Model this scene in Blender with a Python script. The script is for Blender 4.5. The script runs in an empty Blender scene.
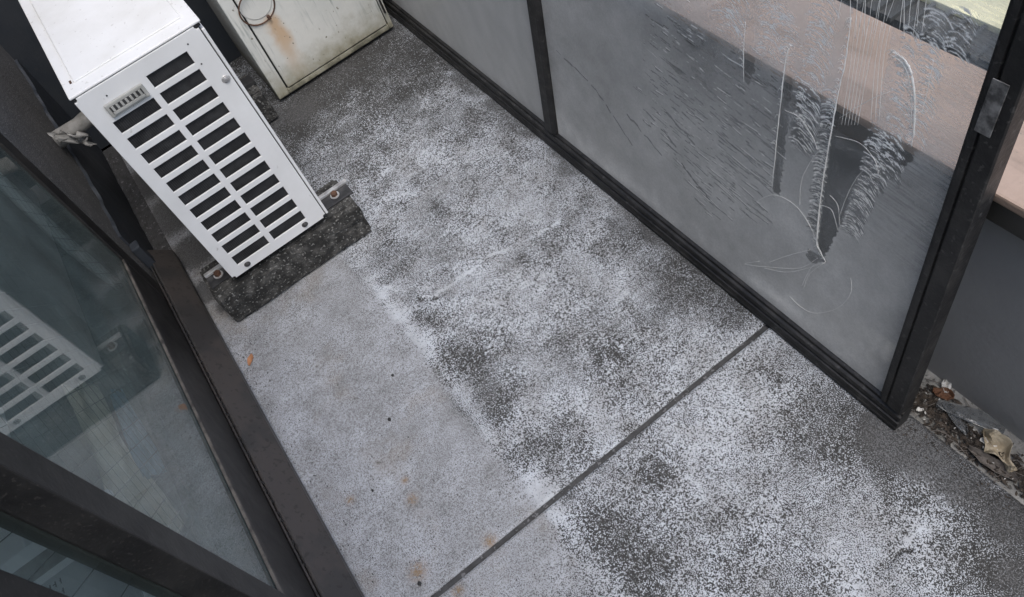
import bpy, bmesh, math, random
import numpy as np
from mathutils import Vector, Matrix, Euler
random.seed(7)
S = bpy.context.scene
COL = S.collection

# ------------------------------------------------------------------ camera
cam = bpy.data.cameras.new('camera')
cam.sensor_width = 36.0
cam.lens = 815.47 / 1024 * 36.0
cam.shift_x, cam.shift_y = 0.00146, -0.03795
cam.clip_start, cam.clip_end = 0.02, 400.0
camo = bpy.data.objects.new('camera', cam)
COL.objects.link(camo)
_r = Vector((-0.5572909, -0.79233315, -0.24826403))
_d = Vector((-0.56825079, 0.58195831, -0.58173497))
_f = Vector((0.60540722, -0.18311937, -0.77456401))
_m = Matrix((_r, -_d, -_f)).transposed().to_4x4()
_m.translation = (0, 0, 1.4)
camo.matrix_world = _m
S.camera = camo

# ------------------------------------------------------------------ sky, sun, exposure
SUN_EL, SUN_AZ = math.radians(64), math.radians(184)     # azimuth of the sun, measured from +X towards +Y
w = bpy.data.worlds.new('World'); S.world = w; w.use_nodes = True
nt = w.node_tree
bg = nt.nodes['Background']; bg.inputs['Strength'].default_value = 0.13
sky = nt.nodes.new('ShaderNodeTexSky'); sky.sky_type = 'NISHITA'; sky.sun_disc = False
sky.sun_elevation = SUN_EL
sky.sun_rotation = math.pi / 2 - SUN_AZ
sky.air_density = 1.0; sky.dust_density = 2.6; sky.ozone_density = 1.0
nt.links.new(sky.outputs[0], bg.inputs[0])
sl = bpy.data.lights.new('sun', 'SUN'); sl.energy = 1.25; sl.angle = math.radians(32); sl.color = (1, .98, .96)
so = bpy.data.objects.new('sun', sl); COL.objects.link(so)
sd = Vector((math.cos(SUN_EL) * math.cos(SUN_AZ), math.cos(SUN_EL) * math.sin(SUN_AZ), math.sin(SUN_EL)))
so.rotation_euler = sd.to_track_quat('Z', 'Y').to_euler()
S.view_settings.view_transform = 'Standard'; S.view_settings.look = 'None'
S.view_settings.gamma = 1.0; S.view_settings.use_curve_mapping = False
S.view_settings.exposure = 0.92
S.render.engine = 'CYCLES'
S.cycles.max_bounces = 10; S.cycles.transparent_max_bounces = 24; S.cycles.diffuse_bounces = 5

# ------------------------------------------------------------------ data: film tears on the glass (panel u,v in m), marks on the floor (x,y in m)
CLEAR = [(0.15,0.0015,[(0.4164,0.6014),(0.4017,0.6114),(0.3892,0.531),(0.398,0.4967),(0.407,0.5032)]),(0.1,0.0015,[(0.3324,0.5742),(0.3187,0.5811),(0.3165,0.5157),(0.3146,0.4201),(0.312,0.3244),(0.3267,0.3206),(0.3309,0.4502)]),(0.3,0.002,[(0.3212,0.5731),(0.2942,0.5633),(0.2948,0.5098),(0.2982,0.4702),(0.3107,0.4626)]),(0.0,0.0015,[(0.2418,0.7),(0.1846,0.7059),(0.1802,0.6393),(0.1767,0.5583),(0.1818,0.524),(0.1809,0.4657),(0.1873,0.395),(0.195,0.3301),(0.2091,0.2568),(0.2243,0.2732),(0.235,0.4325),(0.2426,0.5313),(0.2433,0.6224)]),(0.1,0.0015,[(0.1821,0.5326),(0.1718,0.5511),(0.1651,0.5079),(0.1745,0.4833)]),(0.1,0.0015,[(0.16,0.5412),(0.1472,0.5593),(0.1411,0.5148),(0.1509,0.4955)]),(0.05,0.0015,[(0.1364,0.5526),(0.1186,0.5705),(0.112,0.5341),(0.1297,0.5008)]),(0.25,0.002,[(0.1204,0.5197),(0.1214,0.4734),(0.1259,0.5107)]),(0.1,0.004,[(0.4254,0.6558),(0.1532,0.766),(0.1386,0.7028),(0.1398,0.6773),(0.1904,0.7006),(0.2805,0.699)]),(0.15,0.003,[(0.1237,0.7334),(0.1159,0.7369),(0.108,0.6878),(0.1179,0.6855)]),(0.15,0.003,[(0.1084,0.7327),(0.1019,0.7356),(0.0976,0.6876),(0.1039,0.6871)]),(0.3,0.003,[(0.2963,0.5758),(0.2752,0.5564),(0.283,0.5167),(0.2941,0.5284)]),(0.3,0.002,[(0.2148,0.2543),(0.2005,0.2544),(0.2267,0.2264),(0.24,0.23),(0.2392,0.2508),(0.2293,0.2542)]),(0.55,0.012,[(0.1852,0.7084),(0.1386,0.7028),(0.0985,0.5765),(0.1224,0.5272),(0.167,0.5506)]),(0.75,0.01,[(0.1418,0.7147),(0.0512,0.7191),(0.04,0.6284),(0.0985,0.5765)])]
ARCS = [((0.4378,0.6412),(0.4466,0.574),40,10,1),((0.3693,0.6573),(0.3649,0.5612),30,16,1),((0.3632,0.6522),(0.3158,0.5859),26,10,-1),((0.2842,0.6932),(0.2856,0.4389),30,40,1),((0.3042,0.558),(0.2884,0.4569),12,14,1),((0.253,0.5686),(0.239,0.2993),16,34,-1),((0.1642,0.5523),(0.1727,0.3415),24,34,1),((0.1564,0.6662),(0.1348,0.4825),20,34,1),((0.1249,0.682),(0.1133,0.5504),18,22,1),((0.1466,0.5631),(0.1522,0.4512),16,20,1),((0.1337,0.7417),(0.1272,0.6808),24,16,1),((0.1047,0.7569),(0.0986,0.6952),20,14,1),((0.1581,0.7206),(0.1592,0.6719),16,12,1)]
SLITREG = [(0.6508,0.5193),(0.4374,0.6366),(0.3091,0.5893),(0.3217,0.2453),(0.4753,0.1514),(0.6603,0.2735)]
RIDGES = [(1.6,[(0.3277,0.6048),(0.3329,0.5773),(0.3315,0.4694),(0.3272,0.3248)]),(0.9,[(0.4126,0.6032),(0.412,0.5554),(0.4067,0.4996)]),(2.2,[(0.2419,0.6858),(0.2375,0.6254),(0.2392,0.5678),(0.2381,0.4886),(0.2351,0.3913),(0.2265,0.2858),(0.2174,0.2692),(0.2022,0.2529)]),(2.4,[(0.1754,0.6682),(0.1576,0.6656),(0.1439,0.6508),(0.1316,0.62),(0.122,0.5781),(0.1186,0.5537)]),(1.2,[(0.1741,0.6631),(0.1588,0.6592),(0.1466,0.6449),(0.1353,0.6178),(0.1266,0.5786)]),(0.8,[(0.1225,0.6832),(0.1192,0.6419),(0.1176,0.6048)])]
HAIRS = [[(0.218,0.2491),(0.2478,0.1972),(0.3092,0.1453),(0.3663,0.1032),(0.3329,0.1411)],[(0.2022,0.2529),(0.2266,0.2005),(0.2327,0.1573)],[(0.2022,0.2529),(0.2255,0.2197),(0.2373,0.1585)],[(0.1534,0.257),(0.1468,0.2254),(0.1621,0.1708),(0.2016,0.1173),(0.2335,0.1057),(0.2575,0.1112)],[(0.3843,0.2139),(0.3551,0.2762),(0.3199,0.3187),(0.2784,0.3265),(0.2443,0.3067),(0.2228,0.2768)],[(0.2292,0.5339),(0.1909,0.5865),(0.149,0.6317),(0.1155,0.6628)],[(0.2314,0.5002),(0.191,0.5128),(0.1633,0.5),(0.1521,0.4798)],[(0.1964,0.3667),(0.1897,0.4241),(0.1779,0.4677),(0.1579,0.4908)],[(0.323,0.4935),(0.2944,0.4953),(0.2692,0.4785),(0.2547,0.4589)],[(0.3108,0.1577),(0.2719,0.2101),(0.2355,0.2539)],[(0.1927,0.3477),(0.2033,0.3829),(0.22,0.3917)],[(0.1941,0.3354),(0.2114,0.366),(0.2335,0.3602)],[(0.2691,0.3335),(0.2732,0.3853),(0.2618,0.4345),(0.2513,0.4611)],[(0.2036,0.2492),(0.2661,0.1702),(0.3198,0.1331)],[(0.2346,0.6947),(0.2287,0.6142),(0.224,0.5247)],[(0.2284,0.6954),(0.2235,0.6168),(0.2191,0.5276)],[(0.2223,0.696),(0.2184,0.6195),(0.2142,0.5305)],[(0.2162,0.6966),(0.2133,0.6222),(0.2094,0.5334)],[(0.2102,0.6972),(0.2082,0.6248),(0.2047,0.5363)],[(0.2042,0.6978),(0.2032,0.6274),(0.2,0.5391)],[(0.1982,0.6984),(0.1953,0.6466),(0.1827,0.5581)],[(0.1923,0.699),(0.1899,0.6493),(0.1768,0.5616)],[(0.1865,0.6996),(0.1846,0.652),(0.171,0.5651)],[(0.2595,0.712),(0.26,0.6749)],[(0.249,0.7163),(0.2384,0.6716)],[(0.2386,0.7206),(0.2296,0.6625)],[(0.2285,0.7248),(0.2266,0.6799)],[(0.2278,0.7251),(0.218,0.6709)],[(0.2179,0.7292),(0.2152,0.6879)],[(0.2081,0.7333),(0.2066,0.6791)],[(0.2075,0.7336),(0.204,0.6958)],[(0.1979,0.7375),(0.1956,0.6871)],[(0.1885,0.7414),(0.1931,0.7035)],[(0.1793,0.7453),(0.1734,0.7001)],[(0.1786,0.7455),(0.1651,0.6916)],[(0.1696,0.7493),(0.1631,0.7076)],[(0.1607,0.753),(0.1549,0.6992)],[(0.1601,0.7532),(0.1531,0.7149)],[(0.1514,0.7568),(0.1449,0.7065)]]
LATCH = [(0.0634,0.6863),(0.0408,0.6983),(0.0379,0.6177),(0.0598,0.6132)]
BLOBS = [((1.9809,-0.3012),0.126,-0.34),((2.0503,-0.4072),0.105,-0.3),((1.9182,-0.5105),0.105,-0.2),((1.902,-0.1611),0.084,-0.25),((1.4911,-0.5119),0.105,-0.05),((1.348,-0.2666),0.084,-0.1),((1.1732,-0.5315),0.095,-0.1),((0.9598,-0.5353),0.084,-0.16),((0.7634,-0.5831),0.084,-0.32),((0.6641,-0.5819),0.052,-0.3),((0.9492,-0.5829),0.063,-0.1),((0.9481,-0.0844),0.067,-0.24),((0.8229,-0.0894),0.067,-0.2),((0.7067,-0.0808),0.042,-0.2),((1.0997,-0.1008),0.042,-0.22),((0.9911,-0.284),0.084,0.2),((0.8893,-0.4223),0.084,0.16),((0.7455,-0.2062),0.095,0.12),((0.6609,-0.3609),0.076,-0.02),((0.7641,-0.3468),0.063,-0.14),((1.0765,-0.2345),0.063,0.08),((0.6657,-0.4665),0.063,0.05),((1.4483,-0.2372),0.095,0.06),((1.1952,-0.4297),0.084,0.12),((1.6129,-0.1758),0.084,-0.05),((0.5767,-0.5601),0.046,0.1),((0.4986,-0.0845),0.084,-0.18),((0.4065,-0.1183),0.084,-0.2),((0.5286,-0.2695),0.055,-0.22),((0.5504,-0.3607),0.084,0.1),((0.3909,-0.3727),0.105,0.04),((0.4018,-0.526),0.084,-0.12),((0.2886,-0.5176),0.126,-0.12),((0.4964,-0.4792),0.063,0.12),((0.2601,-0.3717),0.105,-0.03),((0.1552,-0.45),0.084,-0.02),((0.2048,-0.4876),0.084,0),((0.3051,-0.2425),0.084,-0.12),((0.479,-0.0036),0.063,0.2),((0.0853,-0.582),0.095,-0.3),((0.0835,-0.4911),0.084,-0.12),((0.1877,-0.5576),0.084,0.08)]
WET_SHADE = [((0.2559,-0.6078),0.084,0.9),((0.1895,-0.6061),0.076,0.8),((0.3035,-0.5943),0.076,1),((0.3709,-0.5885),0.055,0.5),((0.1022,-0.6096),0.071,0.8),((0.0411,-0.5434),0.063,0.7),((0.678,-0.5349),0.042,0.5),((0.6741,-0.6049),0.042,0.6),((1.9793,-0.198),0.097,0.75),((2.0223,-0.3748),0.084,0.6),((1.3441,0.2274),0.063,0.5),((1.4412,0.1715),0.084,0.5),((2.0675,-0.5607),0.063,0.7),((1.2503,0.2029),0.042,0.35),((1.9042,0.2538),0.105,1),((1.7254,0.2429),0.084,1),((2.0891,0.254),0.105,1),((1.5747,0.2654),0.052,1),((1.4951,0.2463),0.038,0.8),((1.9509,-0.0187),0.063,1),((2.0173,-0.1142),0.063,1)]  # damp patches, plus painted shade beside and behind the air conditioner
RUST = [((0.7738,0.1276),0.01),((0.6116,0.0543),0.012),((0.6529,0.1864),0.016),((0.5774,0.1469),0.01),((0.8154,0.1193),0.007),((0.8545,0.2253),0.008)]
CRACKS = [(0.0035,0.6,[(1.2498,-0.0799),(1.2002,-0.1066),(1.1542,-0.1339),(1.1382,-0.1651),(1.1369,-0.2193),(1.1371,-0.3031),(1.1111,-0.398),(1.0972,-0.4737)]),(0.003,0.5,[(0.581,-0.2677),(0.4846,-0.2863),(0.3985,-0.2863),(0.3336,-0.2705),(0.2767,-0.2554)]),(0.006,-0.6,[(1.1557,-0.1212),(1.1412,-0.1396),(1.1317,-0.1529)]),(0.004,-0.7,[(0.1684,-0.3958),(0.1715,-0.4301),(0.1659,-0.4586)]),(0.003,0.4,[(1.4058,-0.0663),(1.507,-0.2713),(1.4521,-0.4544)]),(0.003,0.4,[(0.7996,-0.3759),(0.6737,-0.347),(0.6168,-0.3472)]),(0.003,0.45,[(0.1891,-0.3372),(0.1675,-0.3947),(0.1746,-0.4625),(0.1813,-0.5155)]),(0.003,0.35,[(1.9657,-0.1578),(1.878,-0.2824),(1.8727,-0.4151)])]
BITS = [((0.9462,0.0795),0.005),((1.03,0.024),0.004),((0.8392,0.1803),0.004),((0.6314,0.195),0.005),((1.067,0.1632),0.003),((0.963,0.259),0.003),((1.086,0.1155),0.003),((1.0476,0.2421),0.003),((0.903,-0.063),0.003),((1.1113,0.2291),0.003),((0.8598,0.2914),0.003)]

# ------------------------------------------------------------------ material helpers
class NT:
    def __init__(s, name):
        s.m = bpy.data.materials.new(name); s.m.use_nodes = True
        s.t = s.m.node_tree; s.t.nodes.clear()
        s.out = s.n('ShaderNodeOutputMaterial')
    def n(s, typ, **kw):
        nd = s.t.nodes.new(typ)
        for k, v in kw.items(): setattr(nd, k, v)
        return nd
    def put(s, sock, v):
        if isinstance(v, bpy.types.NodeSocket): s.t.links.new(v, sock)
        elif v is not None:
            if sock.type == 'RGBA' and len(v) == 3: v = (*v, 1)
            sock.default_value = v
    def coord(s, kind='Object'):
        return s.n('ShaderNodeTexCoord').outputs[kind]
    def mapping(s, v, scale=(1, 1, 1), rot=(0, 0, 0), loc=(0, 0, 0)):
        nd = s.n('ShaderNodeMapping'); s.put(nd.inputs[0], v)
        nd.inputs['Scale'].default_value = scale; nd.inputs['Rotation'].default_value = rot; nd.inputs['Location'].default_value = loc
        return nd.outputs[0]
    def noise(s, v, scale, detail=3, rough=.55, dist=0):
        nd = s.n('ShaderNodeTexNoise'); s.put(nd.inputs['Vector'], v)
        nd.inputs['Scale'].default_value = scale; nd.inputs['Detail'].default_value = detail
        nd.inputs['Roughness'].default_value = rough; nd.inputs['Distortion'].default_value = dist
        return nd.outputs['Fac']
    def vor(s, v, scale, feature='F1', out='Distance'):
        nd = s.n('ShaderNodeTexVoronoi'); nd.feature = feature; s.put(nd.inputs['Vector'], v); nd.inputs['Scale'].default_value = scale
        return nd.outputs[out]
    def math(s, op, a, b=None, c=None, clamp=False):
        nd = s.n('ShaderNodeMath', operation=op); nd.use_clamp = clamp
        for i, v in enumerate((a, b, c)):
            if v is not None: s.put(nd.inputs[i], v)
        return nd.outputs[0]
    def ramp(s, v, lo, hi, a=0., b=1., smooth=True):
        nd = s.n('ShaderNodeMapRange'); nd.interpolation_type = 'SMOOTHSTEP' if smooth else 'LINEAR'; nd.clamp = True
        for i, x in enumerate((v, lo, hi, a, b)): s.put(nd.inputs[i], x)
        return nd.outputs[0]
    def mix(s, f, a, b):
        nd = s.n('ShaderNodeMix', data_type='RGBA'); s.put(nd.inputs[0], f); s.put(nd.inputs[6], a); s.put(nd.inputs[7], b)
        return nd.outputs[2]
    def attr(s, name):
        return s.n('ShaderNodeAttribute', attribute_name=name).outputs['Fac']
    def sep(s, v):
        nd = s.n('ShaderNodeSeparateXYZ'); s.put(nd.inputs[0], v); return nd.outputs
    def bump(s, hgt, dist, strength=1.):
        nd = s.n('ShaderNodeBump'); s.put(nd.inputs['Height'], hgt); nd.inputs['Distance'].default_value = dist
        nd.inputs['Strength'].default_value = strength; return nd.outputs[0]
    def bsdf(s, col, rough=.5, metal=0., normal=None, spec=.5, link=True):
        nd = s.n('ShaderNodeBsdfPrincipled')
        s.put(nd.inputs['Base Color'], col); s.put(nd.inputs['Roughness'], rough); s.put(nd.inputs['Metallic'], metal)
        s.put(nd.inputs['Specular IOR Level'], spec)
        if normal is not None: s.put(nd.inputs['Normal'], normal)
        if link: s.t.links.new(nd.outputs[0], s.out.inputs[0])
        return nd.outputs[0]
    def shmix(s, f, a, b):
        nd = s.n('ShaderNodeMixShader'); s.put(nd.inputs[0], f); s.t.links.new(a, nd.inputs[1]); s.t.links.new(b, nd.inputs[2]); return nd.outputs[0]
    def surf(s, sh): s.t.links.new(sh, s.out.inputs[0]); return s.m

def worn(name, c1, c2, scale=8, rough=.5, rv=.15, bump=.0006, bscale=120, metal=0., speck=None, lo=.35, hi=.7, spec=.5):
    """two tones mixed by cloudy noise, optional fine specks, fine relief"""
    k = NT(name); co = k.coord()
    n1 = k.noise(co, scale, 6, .6)
    c = k.mix(k.ramp(n1, lo, hi), c1, c2)
    n2 = k.noise(co, bscale, 3, .6)
    if speck:
        sc, th, col, am = speck
        c = k.mix(k.math('MULTIPLY', k.ramp(k.noise(co, sc, 2, .5), th, th + .06), am), c, col)
    r = k.math('ADD', rough - rv / 2, k.math('MULTIPLY', k.noise(co, scale * 2.3, 4), rv))
    k.bsdf(c, r, metal, k.bump(n2, bump), spec)
    return k.m

M = {}
M['dark_metal'] = worn('dark_anodised_metal', (.009, .009, .0095), (.030, .029, .028), 22, .5, .3, .0008, 160, 0., (110, .62, (.075, .073, .07), .5), .40, .72)
M['frame_metal'] = worn('bronze_window_metal', (.010, .0092, .0088), (.024, .022, .020), 12, .5, .25, .0005, 150, 0., (220, .62, (.07, .063, .056), .4))
M['bead'] = worn('dusty_glazing_bead', (.12, .105, .09), (.03, .027, .025), 40, .7, .1, .0006, 200)
M['sill'] = worn('brown_sill_metal', (.048, .042, .039), (.034, .032, .031), 7, .5, .2, .0004, 260, 0., (80, .60, (.018, .016, .015), .6), .44, .56)
M['white'] = worn('white_enamel', (.73, .735, .735), (.62, .625, .62), 5, .35, .1, .00015, 60, 0., (45, .73, (.35, .33, .31), .6), .3, .75)
M['white_top'] = worn('white_enamel_weathered', (.74, .74, .73), (.64, .635, .61), 6, .45, .15, .0003, 90, 0., (110, .66, (.40, .38, .35), .45), .40, .75)
M['coil'] = worn('dark_coil_fins', (.020, .0205, .022), (.045, .046, .048), 30, .6, .1, .0006, 300, 0.)
M['steel'] = worn('galvanised_steel', (.62, .62, .61), (.34, .33, .33), 60, .4, .2, .0006, 200, .6)
M['dark_steel'] = worn('grimy_steel', (.05, .05, .052), (.10, .10, .10), 30, .45, .2, .0005, 150, .6)
M['rust'] = worn('rusty_iron', (.10, .048, .026), (.05, .026, .018), 60, .8, .1, .0008, 200)
M['grey_plastic'] = worn('grey_plastic', (.30, .30, .28), (.42, .42, .40), 30, .5, .1, .0003, 120)
M['black'] = worn('black_rubber', (.012, .012, .012), (.02, .02, .02), 30, .7, .1, .0003, 120)
M['concrete_block'] = worn('mossy_dark_concrete', (.016, .016, .015), (.085, .083, .078), 34, .95, .05, .007, 110, 0., (170, .60, (.2, .2, .19), .8), .40, .74)
M['stucco'] = worn('dark_stucco', (.12, .118, .115), (.16, .156, .15), 14, .9, .05, .005, 200, 0., (230, .62, (.4, .39, .37), .8))
M['coat'] = worn('navy_grey_waterproof_coat', (.030, .036, .045), (.040, .045, .052), 9, .55, .2, .0012, 60, 0., (30, .70, (.055, .055, .055), .5))
M['parapet'] = worn('grey_wall_paint', (.31, .313, .318), (.28, .283, .288), 5, .7, .1, .0006, 90, 0., (30, .735, (.05, .05, .05), .5))
M['fascia'] = worn('dark_olive_fascia', (.030, .029, .025), (.042, .040, .035), 9, .5, .15, .0003, 150)
M['paper'] = worn('white_card', (.82, .83, .81), (.74, .76, .74), 10, .8, .1, .0004, 80)
M['greycard'] = worn('grey_printed_card', (.50, .51, .51), (.42, .43, .44), 12, .7, .1, .0004, 80, 0., (36, .66, (.5, .5, .5), .6))
M['ink'] = worn('black_ink', (.02, .02, .02), (.03, .03, .03), 30, .7)
M['beige'] = worn('beige_cloth', (.78, .75, .60), (.66, .64, .52), 12, .9, .05, .0008, 180)
M['blue'] = worn('blue_cloth', (.28, .45, .58), (.2, .34, .46), 14, .9, .05, .0008, 180)
M['curtain'] = worn('pale_curtain', (.78, .80, .80), (.66, .69, .70), 14, .9, .05, .0008, 180)
M['tape'] = worn('white_pipe_tape', (.34, .335, .32), (.20, .195, .18), 30, .7, .1, .0015, 90)
M['room'] = worn('room_plaster', (.22, .23, .22), (.18, .19, .19), 3, .9)
M['roomfloor'] = worn('room_wood', (.20, .21, .20), (.15, .16, .155), 5, .5)
M['render'] = worn('house_render', (.26, .26, .255), (.22, .22, .215), 4, .9, .05, .002, 120)
M['leaf_tan'] = worn('tan_dry_leaf', (.46, .40, .30), (.34, .28, .19), 40, .8, .1, .0015, 140)
M['leaf_brown'] = worn('brown_dry_leaf', (.16, .075, .04), (.09, .05, .03), 40, .8, .1, .0015, 140)
M['leaf_orange'] = worn('orange_dry_leaf', (.36, .17, .08), (.26, .12, .06), 60, .8, .1, .0008, 140)
M['bark'] = worn('grey_bark', (.17, .15, .135), (.09, .08, .07), 40, .9, .05, .003, 120)
M['tissue'] = worn('white_scrap', (.7, .69, .66), (.5, .49, .46), 60, .8)
M['humus'] = worn('damp_leaf_litter', (.020, .016, .013), (.075, .058, .044), 90, .8, .2, .003, 200, 0., (150, .64, (.22, .2, .18), .7))
M['asphalt'] = worn('outside_asphalt', (.028, .029, .030), (.045, .045, .045), .8, .9, .05, .01, 14)
M['cream'] = worn('cream_roof_sheet', (.72, .66, .42), (.60, .56, .36), 1.4, .7, .1, .004, 8)
M['grille'] = worn('grey_roof_panel', (.05, .05, .047), (.03, .03, .028), 2, .8)

def m_cabinet():
    k = NT('stained_cream_enamel'); co = k.coord(); x, y, z = k.sep(co)
    c = k.mix(k.ramp(k.noise(co, 6, 5), .35, .7), (.60, .60, .56), (.52, .53, .50))
    st = k.noise(k.mapping(co, (1, 110, 7)), 1, 4, .65)                       # fine runs down the sheet
    c = k.mix(k.math('MULTIPLY', k.ramp(st, .52, .72), k.ramp(k.noise(co, 7, 3), .42, .62)), c, (.30, .33, .31))
    edge = k.math('ADD', z, k.math('MULTIPLY', k.noise(co, 22, 5, .65), .16))   # grime splashed up from the floor
    c = k.mix(k.math('MULTIPLY', k.ramp(edge, .22, .09), .8), c, (.22, .20, .12))
    c = k.mix(k.math('MULTIPLY', k.ramp(edge, .115, .075), .8), c, (.07, .068, .05))
    yy = k.math('ADD', y, k.math('MULTIPLY', k.math('SUBTRACT', k.noise(co, 18, 3), .5), .05))
    rs = k.math('MULTIPLY', k.ramp(k.math('ABSOLUTE', k.math('SUBTRACT', yy, .108)), .035, .004), k.math('MULTIPLY', k.ramp(z, .265, .235), k.ramp(z, .02, .2)))
    c = k.mix(k.math('MULTIPLY', rs, .75), c, (.47, .29, .14))
    c = k.mix(k.ramp(k.noise(co, 70, 3), .67, .72), c, (.2, .19, .15))
    k.bsdf(c, .5, 0, k.bump(k.noise(co, 60, 4), .0008)); return k.m
M['cabinet'] = m_cabinet()

def m_floor():
    k = NT('weathered_mortar'); co = k.coord()
    bloom, wet_shade, film, rust = k.attr('bloom'), k.attr('wet_shade'), k.attr('film'), k.attr('rust')
    a = k.noise(co, 520, 1, .5, .0)
    a2 = k.noise(co, 270, 1, .5, .0)
    sel = k.ramp(k.noise(co, 11, 3), .40, .60)
    a = k.math('ADD', k.math('MULTIPLY', a, k.math('SUBTRACT', 1., k.math('MULTIPLY', sel, .4))), k.math('MULTIPLY', a2, k.math('MULTIPLY', sel, .4)))
    b = k.noise(co, 150, 4, .65, .5)
    e = k.noise(k.mapping(co, (1, .38, 1), (0, 0, .35)), 70, 5, .7, .8)
    st = k.noise(k.mapping(co, (1, 1, 1), (0, 0, .5)), 14, 6, .62)
    # grain: fine and medium noise together, the white bloom sits on the high grains
    g = k.math('ADD', k.math('MULTIPLY', e, .14), k.math('ADD', k.math('MULTIPLY', a, .64), k.math('MULTIPLY', b, .22)))
    th = k.math('SUBTRACT', .50, k.math('MULTIPLY', k.math('ADD', k.math('SUBTRACT', bloom, .5), k.math('MULTIPLY', k.math('SUBTRACT', st, .5), .28)), .24))
    wgt = k.ramp(g, k.math('SUBTRACT', th, .05), k.math('ADD', th, .055))
    light = k.mix(k.ramp(k.noise(co, 14, 7, .68), .36, .68), (.47, .50, .54), (.35, .363, .38))
    dark = k.mix(k.noise(co, 60, 3), (.014, .014, .014), (.06, .059, .057))
    c = k.mix(wgt, dark, light)
    # thin even film of laitance: closed surface, few open pores
    f2 = k.ramp(g, .34, .58)
    fl = k.mix(f2, (.15, .15, .15), k.mix(k.ramp(k.math('ADD', st, k.math('MULTIPLY', k.math('SUBTRACT', bloom, .5), .2)), .25, .80), (.25, .257, .266), (.40, .42, .455)))
    fl = k.mix(k.math('MULTIPLY', k.ramp(k.noise(co, 6, 6, .6), .52, .70), .5), fl, (.20, .17, .135))
    film = k.ramp(k.math('ADD', film, k.math('MULTIPLY', k.math('SUBTRACT', g, .5), 2.2)), .15, .80)
    film = k.math('MULTIPLY', film, .86)
    c = k.mix(film, c, fl)
    # damp places with bloom dissolved, and shade painted dark around the air conditioner
    wn = k.ramp(k.math('ADD', wet_shade, k.math('MULTIPLY', k.math('SUBTRACT', b, .5), 1.1)), .42, .72)
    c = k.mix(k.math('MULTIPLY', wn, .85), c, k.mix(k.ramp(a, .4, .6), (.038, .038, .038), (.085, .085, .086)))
    c = k.mix(k.ramp(k.noise(co, 300, 2), .70, .74), c, (.03, .028, .026))
    c = k.mix(k.math('MULTIPLY', k.math('MULTIPLY', rust, k.ramp(b, .34, .56)), .9), c, (.20, .125, .06))
    rr = k.math('SUBTRACT', .85, k.math('MULTIPLY', wn, .25))
    hgt = k.math('ADD', k.math('MULTIPLY', g, 1.), k.math('MULTIPLY', st, .6))
    k.bsdf(c, rr, 0, k.bump(hgt, .0035, .8), .35); return k.m
M['floor'] = m_floor()
M['joint'] = worn('dark_joint_filler', (.055, .055, .057), (.03, .03, .03), 60, .9, .05, .002, 200, 0., (120, .62, (.22, .22, .23), .5))
M['gutter'] = worn('damp_gutter_mortar', (.34, .335, .32), (.17, .167, .155), 16, .85, .1, .004, 120, 0., (110, .6, (.03, .029, .027), .7))

def m_cap():
    k = NT('pink_beige_coping_paint'); co = k.coord()
    c = k.mix(k.ramp(k.noise(co, 5, 6, .6), .35, .7), (.36, .268, .212), (.28, .205, .155))
    c = k.mix(k.math('MULTIPLY', k.ramp(k.noise(k.mapping(co, (2, 9, 2)), 3, 5), .5, .72), .55), c, (.17, .13, .10))
    c = k.mix(k.ramp(k.noise(co, 160, 2), .7, .75), c, (.2, .17, .14))
    k.bsdf(c, .65, 0, k.bump(k.noise(co, 150, 3), .0008)); return k.m
M['cap'] = m_cap()

def m_glass(name, tint, base=.0):
    k = NT(name)
    tr = k.n('ShaderNodeBsdfTransparent'); tr.inputs[0].default_value = (*tint, 1)
    gl = k.n('ShaderNodeBsdfGlossy'); gl.inputs['Roughness'].default_value = .02
    fr = k.n('ShaderNodeFresnel')                     # same reflectance from either side of the thin sheet
    bf = k.n('ShaderNodeNewGeometry').outputs['Backfacing']
    k.put(fr.inputs[0], k.ramp(bf, 0., 1., 1.5, 1 / 1.5, False))
    f = k.math('MULTIPLY', fr.outputs[0], 1.25, clamp=True)
    sh = k.shmix(f, tr.outputs[0], gl.outputs[0])
    if base:                                          # dust lying on the pane
        df = k.n('ShaderNodeBsdfDiffuse'); df.inputs[0].default_value = (.33, .40, .375, 1)
        n = k.noise(k.coord(), 9, 5, .6)
        sh = k.shmix(k.ramp(n, .2, .85, base * .5, base * 1.5), sh, df.outputs[0])
    return k.surf(sh)
M['pane'] = m_glass('dusty_window_glass', (.93, .96, .945), .15)
M['panel_glass'] = m_glass('panel_glass', (.97, .98, .98))

def m_film():
    k = NT('perished_grey_film'); co = k.coord()
    d = k.attr('film')
    n = k.noise(co, 5, 6, .6); fine = k.noise(co, 700, 2)
    c = k.mix(k.ramp(n, .3, .75), (.84, .85, .84), (.74, .75, .745))
    c = k.mix(k.ramp(d, .95, 1.5), c, (.96, .96, .94))
    df = k.n('ShaderNodeBsdfDiffuse'); k.put(df.inputs[0], c)
    tl = k.n('ShaderNodeBsdfTranslucent'); k.put(tl.inputs[0], c)
    body = k.shmix(.18, df.outputs[0], tl.outputs[0])
    gl = k.n('ShaderNodeBsdfGlossy'); gl.inputs['Roughness'].default_value = .4
    body = k.shmix(.05, body, gl.outputs[0])
    tr = k.n('ShaderNodeBsdfTransparent')
    a = k.math('MULTIPLY', d, k.math('ADD', k.ramp(n, .25, .8, .58, .70), k.ramp(fine, .3, .7, -.05, .05)), clamp=True)
    return k.surf(k.shmix(a, tr.outputs[0], body))
M['film'] = m_film()
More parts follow.
